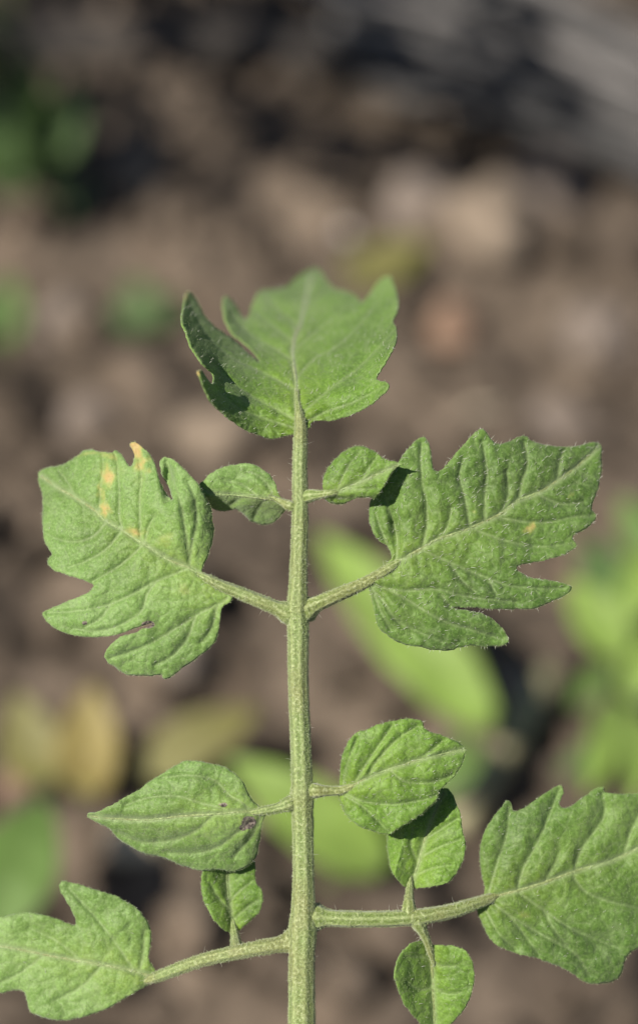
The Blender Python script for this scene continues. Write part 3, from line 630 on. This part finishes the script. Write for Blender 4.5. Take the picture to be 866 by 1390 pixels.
def weed(label, base, leaves, stemr=0.0012, name='weed', cat='weed', group=None):
    """leaves: (px0,py0,z0, px1,py1,z1, width px, material)"""
    b = G(base[0], base[1], 0); b[2] = soil_h(b[0], b[1]); root = empty(name, b); tag(root, label, cat, group)
    for (x0, y0, z0, x1, y1, z1, wd, mt) in leaves:
        p, q = G(x0, y0, z0), G(x1, y1, z1); dist = np.linalg.norm((p + q) / 2 - np.array([0, 0, CAM_H]))
        nz_ = np.array([random.uniform(-.3, .1), -0.45 + random.uniform(-.2, .2), 1])
        blade(p, q, wd * MM * dist / FOCUS, nz_, M[mt], root, b, teeth=.03)
        stem(b - np.array([0, 0, .004]), p, stemr, M['weed_stem'], root, b, 0.01)
    return root

# broad bright leaf of a low weed behind the stalk
weed('low weed with one broad bright green leaf behind the right leaflet', (640, 1010),
     [(668, 985, .05, 425, 715, .075, 100, 'weed_bright'), (640, 1000, .04, 590, 1090, .03, 60, 'weed_mid')])
weed('low weed with bright green leaves behind the central stalk', (440, 1190),
     [(530, 1180, .03, 310, 1030, .055, 95, 'weed_bright'), (470, 1185, .02, 545, 1120, .03, 70, 'weed_bright')])
weed('leafy green weed at the right edge beside the large hairy leaflet', (850, 980),
     [(850, 890, .06, 770, 785, .07, 72, 'weed_bright'), (885, 770, .08, 845, 670, .09, 50, 'weed_mid'), (856, 840, .075, 880, 730, .085, 52, 'weed_bright'),
      (860, 950, .05, 880, 850, .06, 52, 'weed_bright'), (842, 940, .05, 800, 1075, .05, 50, 'weed_bright'), (872, 960, .05, 862, 1100, .05, 40, 'weed_bright'),
      (830, 900, .04, 775, 960, .035, 34, 'weed_mid'), (850, 830, .03, 790, 730, .03, 70, 'weed_dark'), (870, 900, .02, 830, 780, .02, 80, 'weed_dark'), (880, 980, .02, 830, 920, .02, 60, 'weed_dark'),  # low dark leaves stand in for the shadow gaps behind the bright ones
      (850, 1000, .02, 760, 1050, .02, 44, 'weed_dark'), (870, 900, .05, 905, 800, .06, 50, 'weed_mid')])
weed('dark green weed with broad leaf in the lower left corner', (-20, 1220),
     [(-10, 1260, .05, 60, 1080, .06, 120, 'weed_mid'), (-30, 1230, .05, 20, 1120, .05, 90, 'weed_dark')])
weed('yellowing weed behind the pointed oval leaflet at left', (110, 1085),
     [(115, 1085, .02, 125, 930, .05, 85, 'yellow'), (190, 1050, .02, 350, 960, .035, 75, 'yolive'), (60, 1070, .02, 20, 940, .04, 80, 'yolive')])
shaded = weed('shaded leafy weed at upper left, with unseen leaves added to shade the far soil', (60, 270),
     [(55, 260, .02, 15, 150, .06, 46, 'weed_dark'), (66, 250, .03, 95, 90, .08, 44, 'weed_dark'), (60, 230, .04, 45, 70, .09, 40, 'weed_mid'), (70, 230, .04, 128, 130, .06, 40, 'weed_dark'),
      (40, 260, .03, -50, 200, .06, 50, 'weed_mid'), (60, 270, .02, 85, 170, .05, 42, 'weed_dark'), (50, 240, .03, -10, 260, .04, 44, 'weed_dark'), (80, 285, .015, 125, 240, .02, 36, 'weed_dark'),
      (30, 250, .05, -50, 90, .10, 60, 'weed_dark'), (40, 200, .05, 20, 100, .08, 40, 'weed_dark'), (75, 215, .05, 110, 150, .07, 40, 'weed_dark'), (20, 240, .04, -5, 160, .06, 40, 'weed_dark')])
weed('small green sprout cut by the left edge', (0, 470), [(0, 465, .01, 12, 375, .03, 60, 'weed_mid'), (-5, 460, .01, -40, 400, .03, 60, 'weed_dark')])
weed('tiny dull sprout left of the terminal leaflet', (195, 450), [(195, 445, .005, 180, 375, .015, 50, 'weed_dark'), (198, 445, .005, 240, 400, .012, 35, 'weed_dark'), (192, 448, .005, 150, 420, .01, 34, 'weed_dark')])
b_ = Vector(shaded.location); rw = random.Random(11)
for i in range(170):  # unseen leaves added out of view to dapple shade over the far soil
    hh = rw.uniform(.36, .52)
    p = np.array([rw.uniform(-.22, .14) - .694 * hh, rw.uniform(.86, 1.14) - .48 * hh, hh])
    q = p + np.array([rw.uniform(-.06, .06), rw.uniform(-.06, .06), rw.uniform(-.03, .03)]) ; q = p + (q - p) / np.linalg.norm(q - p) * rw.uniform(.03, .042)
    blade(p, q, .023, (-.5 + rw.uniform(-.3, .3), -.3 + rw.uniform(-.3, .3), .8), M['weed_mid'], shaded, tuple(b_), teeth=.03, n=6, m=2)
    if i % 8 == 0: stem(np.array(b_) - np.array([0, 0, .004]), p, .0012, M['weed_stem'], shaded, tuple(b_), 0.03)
def fallen(px0, py0, px1, py1, wd, mt, label):
    p, q = G(px0, py0, .012), G(px1, py1, .016); dist = np.linalg.norm(p - np.array([0, 0, CAM_H]))
    o = blade(p, q, wd * MM * dist / FOCUS, (0.1, -.2, 1), M[mt], None, tuple((p + q) / 2), 'fallen_leaf', .15, -.1); return tag(o, label, 'fallen leaf')
fallen(465, 385, 580, 330, 70, 'yolive', 'yellow-green fallen leaf lying behind the terminal leaflet')
def dry(pts, r, mat, label, name='dry_stalk', cat='dry stalk', group=None):
    p = crom(np.array(pts), 0.01, False); V, F, ra = tube(p, np.full(len(p), r) * np.linspace(1.1, .8, len(p)), 8)
    return tag(mesh_obj(name, V, F, M[mat], None, tuple(p[0])), label, cat, group)
dry([G(750, 915, .012), G(690, 1010, .02), G(615, 1130, .012)], .0055, 'straw', 'thick pale straw stalk lying right of the rounded leaflet')

# ------------------------------------------------------------------ far edge of the bed: dark log for the shadow strip, grey dry stalks
M['log'] = plain('shadow_strip_wood', [(0.3, (0.022, 0.018, 0.015)), (0.7, (0.050, 0.042, 0.036))], 30, 0.85, 0.002, stretch=(1, 8, 8))  # near-black wood puts the far shadow strip into the colour
M['board'] = plain('brown_board', [(0.3, (0.10, 0.075, 0.06)), (0.7, (0.17, 0.13, 0.11))], 30, 0.85, 0.001, stretch=(1, 10, 10))
M['darkstalk'] = plain('dark_dry_stalk', [(0.3, (0.03, 0.03, 0.03)), (0.7, (0.07, 0.066, 0.064))], 60, 0.8)
M['greystalk'] = plain('grey_dry_stalk', [(0.3, (0.08, 0.075, 0.072)), (0.7, (0.15, 0.14, 0.133))], 60, 0.8)
M['palestalk'] = plain('pale_dry_stalk', [(0.3, (0.14, 0.13, 0.125)), (0.7, (0.24, 0.222, 0.212))], 60, 0.8)
dry([G(-140, 70, .010), G(100, 62, .010), G(300, 62, .010), G(480, 80, .008), G(600, 110, .006)], .014, 'log', 'dark log added in place of the shadow strip along the far edge of the bed', 'log', 'log')
rr = random.Random(3)
for bi in range(10):
    yb = -150 + 30 * bi; xb = 330 + 26 * bi + rr.uniform(-40, 40); bundle_mat = ['palestalk', 'darkstalk', 'greystalk', 'darkstalk'][bi % 4]  # dark bundles fill the dark gaps between the grey streaks
    for i in range(7):
        y0 = yb + rr.uniform(-6, 6); sl = 0.37 + rr.uniform(-.02, .02); x0 = xb + rr.uniform(-60, 60); L = 640 + rr.uniform(-120, 120); z = 0.012 + rr.uniform(0, .022)
        pts = [G(x0 + L * t, y0 + L * t * sl * (0.45 + 0.65 * t) + rr.uniform(-5, 5), z + .012 * math.sin(3 * t)) for t in (0, .33, .66, 1)]
        dry(pts, rr.uniform(.0012, .0024), bundle_mat, {'palestalk': 'thin pale grey dry stalk in the heap at upper right beyond the log', 'greystalk': 'thin dull grey dry stalk in the heap at upper right beyond the log', 'darkstalk': 'thin dark dry stalk filling the dark gaps in the heap at upper right beyond the log'}[bundle_mat], group='grey dry stalks heaped at the far edge')
